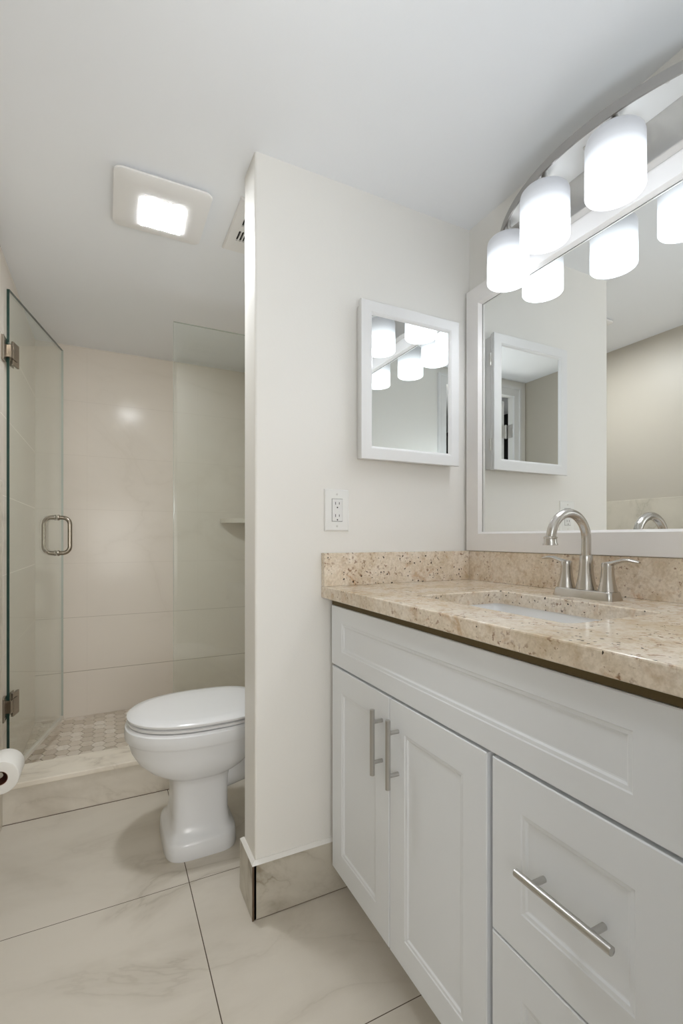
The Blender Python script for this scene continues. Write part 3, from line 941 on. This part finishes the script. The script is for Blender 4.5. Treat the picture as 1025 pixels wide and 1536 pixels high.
# ------------------------------------------------------------------ shower glass
def pane(x0, x1, y0, y1, z0, z1):
    bm = box(bmesh.new(), x0, x1, y0, y1, z0, z1)
    return bm
def set_edges(o, thin_axis, pale=()):
    me = o.data
    for p in me.polygons:
        n = p.normal
        if abs(n[thin_axis]) < 0.5:
            key = None
            for i in range(3):
                if abs(n[i]) > 0.5: key = (i, 1 if n[i] > 0 else -1)
            p.material_index = 2 if key in pale else 1
GM = [M['glass'], M['glass_edge'], M['glass_edge_pale']]
sp_ = thing('shower_panel', 'fixed clear glass shower panel standing on the curb behind the toilet', 'shower panel', (0.54, 2.19, ZCURB))
PI_ = Matrix.Translation(sp_.location).inverted()
o = link('glass_pane', pane(0.2555, XS - 0.001, 2.185, 2.195, ZCURB + 0.001, 2.012), GM, sp_)
set_edges(o, 1, pale={(0, -1), (0, 1), (2, 1)}); o.matrix_parent_inverse = PI_
bm = bmesh.new()
box(bm, XS - 0.045, XS - 0.0002, 2.176, 2.1845, 1.70, 1.75, 0.002)
box(bm, XS - 0.045, XS - 0.0002, 2.1955, 2.204, 1.70, 1.75, 0.002)
o = link('clamp', bm, M['bronze'], sp_); o.matrix_parent_inverse = PI_
bm = bmesh.new()
box(bm, XS - 0.045, XS - 0.0002, 2.176, 2.1845, 0.42, 0.47, 0.002)
box(bm, XS - 0.045, XS - 0.0002, 2.1955, 2.204, 0.42, 0.47, 0.002)
o = link('clamp', bm, M['bronze'], sp_); o.matrix_parent_inverse = PI_

# door: hinged on the left wall, swung inwards. Local frame: +X along the door, Y its thickness
sd = thing('shower_door', 'frameless clear glass shower door swung open along the left wall', 'shower door', (-0.3465, 2.192, ZCURB), math.atan2(0.976, 0.2185))
DH = 2.016 - ZCURB
o = link('glass_pane', pane(0.0, 0.614, -0.005, 0.005, 0.0, DH), GM, sd)
set_edges(o, 1, pale={(0, 1)})
bm = bmesh.new()
box(bm, 0.0, 0.613, -0.0065, 0.0065, -0.012, 0.004, 0.001)
o = link('bottom_sweep', bm, M['vinyl'], sd)
# back to back D pull
bm = bmesh.new()
px = 0.5365; zt, zb = 1.161 - ZCURB, 0.985 - ZCURB
for s in (1, -1):
    pts = []
    rc = 0.033; reach = 0.058
    pts.append((px, s * 0.006, zb))
    pts.append((px, s * (reach - rc), zb))
    for k in range(1, 9):
        a = R(-90 + 90 * k / 8)
        pts.append((px, s * (reach - rc + rc * cos(a)), zb + rc + rc * sin(a)))
    pts.append((px, s * reach, (zb + zt) / 2))
    for k in range(0, 9):
        a = R(90 * k / 8)
        pts.append((px, s * (reach - rc + rc * cos(a)), zt - rc + rc * sin(a)))
    pts.append((px, s * 0.006, zt))
    tube(bm, pts, 0.0102, 18)
hd = link('pull_handle', bm, M['bronze'], sd, True)
for z in (zt, zb):
    for s in (1, -1):
        bm = bmesh.new()
        lathe(bm, [(0.0095, s * 0.005), (0.014, s * 0.0055), (0.0150, s * 0.008), (0.014, s * 0.0105), (0.0095, s * 0.0115)], (px, 0, z), 'y', 20)
        link('collar', bm, M['bronze'], hd, True)
for hz in (1.776 - ZCURB, 0.413 - ZCURB):
    bm = bmesh.new()
    for s in (1, -1):
        y0, y1 = (0.0052, 0.0095) if s > 0 else (-0.0135, -0.0052)
        # clamp plate with the raised pivot cover
        box(bm, 0.012, 0.066, y0, y1, hz - 0.045, hz + 0.045, 0.0018)
        if s < 0:
            box(bm, 0.006, 0.044, -0.0175, -0.0135, hz - 0.026, hz + 0.026, 0.0015)
    hg = link('hinge', bm, M['bronze'], sd)
    bm = bmesh.new(); box(bm, -0.012, 0.011, -0.0165, 0.0080, hz - 0.0245, hz + 0.0245, 0.003)
    link('pivot_block', bm, M['bronze'], hg)
    # plate on the wall (placed through the door's frame so it lies flat on the wall)
    bm = bmesh.new()
    box(bm, -0.0100, 0.0, -0.056, -0.004, -0.045, 0.045, 0.002)
    wp = link('wall_plate', bm, M['bronze'], hg)
    ang = math.atan2(0.976, 0.2185)
    wp.rotation_euler = (0, 0, -ang)
    v = Matrix.Rotation(-ang, 3, 'Z') @ Vector((XL + 0.0102 - sd.location.x, 0.0, 0))
    wp.location = (v.x, v.y, hz)

# ------------------------------------------------------------------ shower corner shelf
bm = bmesh.new()
cs = 0.19
pts = [(XS - 0.0005, YB - 0.0005)] + [(XS - 0.0005 - cs * cos(R(90 * k / 10)), YB - 0.0005 - cs * 0.9 * sin(R(90 * k / 10))) for k in range(11)]
prism(bm, pts, 1.155, 1.182)
o = link('corner_shelf', bm, M['shower_tile'])
tag(o, 'pale stone corner shelf in the shower seen through the fixed glass', 'shelf')

# ------------------------------------------------------------------ toilet paper
ty0, ty1, tx, tz, tr_ = 1.690, 1.792, -0.288, 0.352, 0.049
bm = bmesh.new()
prof = [(0.0205, 0.0), (tr_ - 0.004, 0.0), (tr_ - 0.001, 0.001), (tr_, 0.004), (tr_, 0.098), (tr_ - 0.003, 0.102), (0.0205, 0.102)]
lathe(bm, prof, (tx, ty0, tz), 'y', 40, False, False)
tp = thing('toilet_paper_roll', 'white toilet paper roll on the holder low on the left wall', 'toilet paper', (tx, (ty0 + ty1) / 2, tz))
o = link('paper', bm, M['paper'], tp, True); o.matrix_parent_inverse = Matrix.Translation(tp.location).inverted()
bm = bmesh.new(); lathe(bm, [(0.0188, 0.0005), (0.0205, 0.0005), (0.0205, 0.1015), (0.0188, 0.1015), (0.0188, 0.0005)], (tx, ty0, tz), 'y', 32, False, False)
o = link('core', bm, M['card'], tp, True); o.matrix_parent_inverse = Matrix.Translation(tp.location).inverted()
th = thing('toilet_paper_holder', 'nickel toilet paper holder post on the left wall carrying the roll', 'holder', (XL + 0.01, 1.82, tz))
HI = Matrix.Translation(th.location).inverted()
bm = bmesh.new(); tube(bm, [(XL + 0.018, 1.820, tz + 0.008), (tx - 0.012, 1.820, tz + 0.008), (tx - 0.002, 1.817, tz + 0.008), (tx, 1.808, tz + 0.008), (tx, ty0 + 0.004, tz + 0.008)], 0.0085, 16)
o = link('arm', bm, M['nickel'], th, True); o.matrix_parent_inverse = HI
bm = bmesh.new(); lathe(bm, [(0.024, 0.0002), (0.024, 0.006), (0.020, 0.010), (0.010, 0.012)], (XL + 0.0101, 1.820, tz + 0.008), 'x', 24)
o = link('wall_rosette', bm, M['nickel'], th, True); o.matrix_parent_inverse = HI
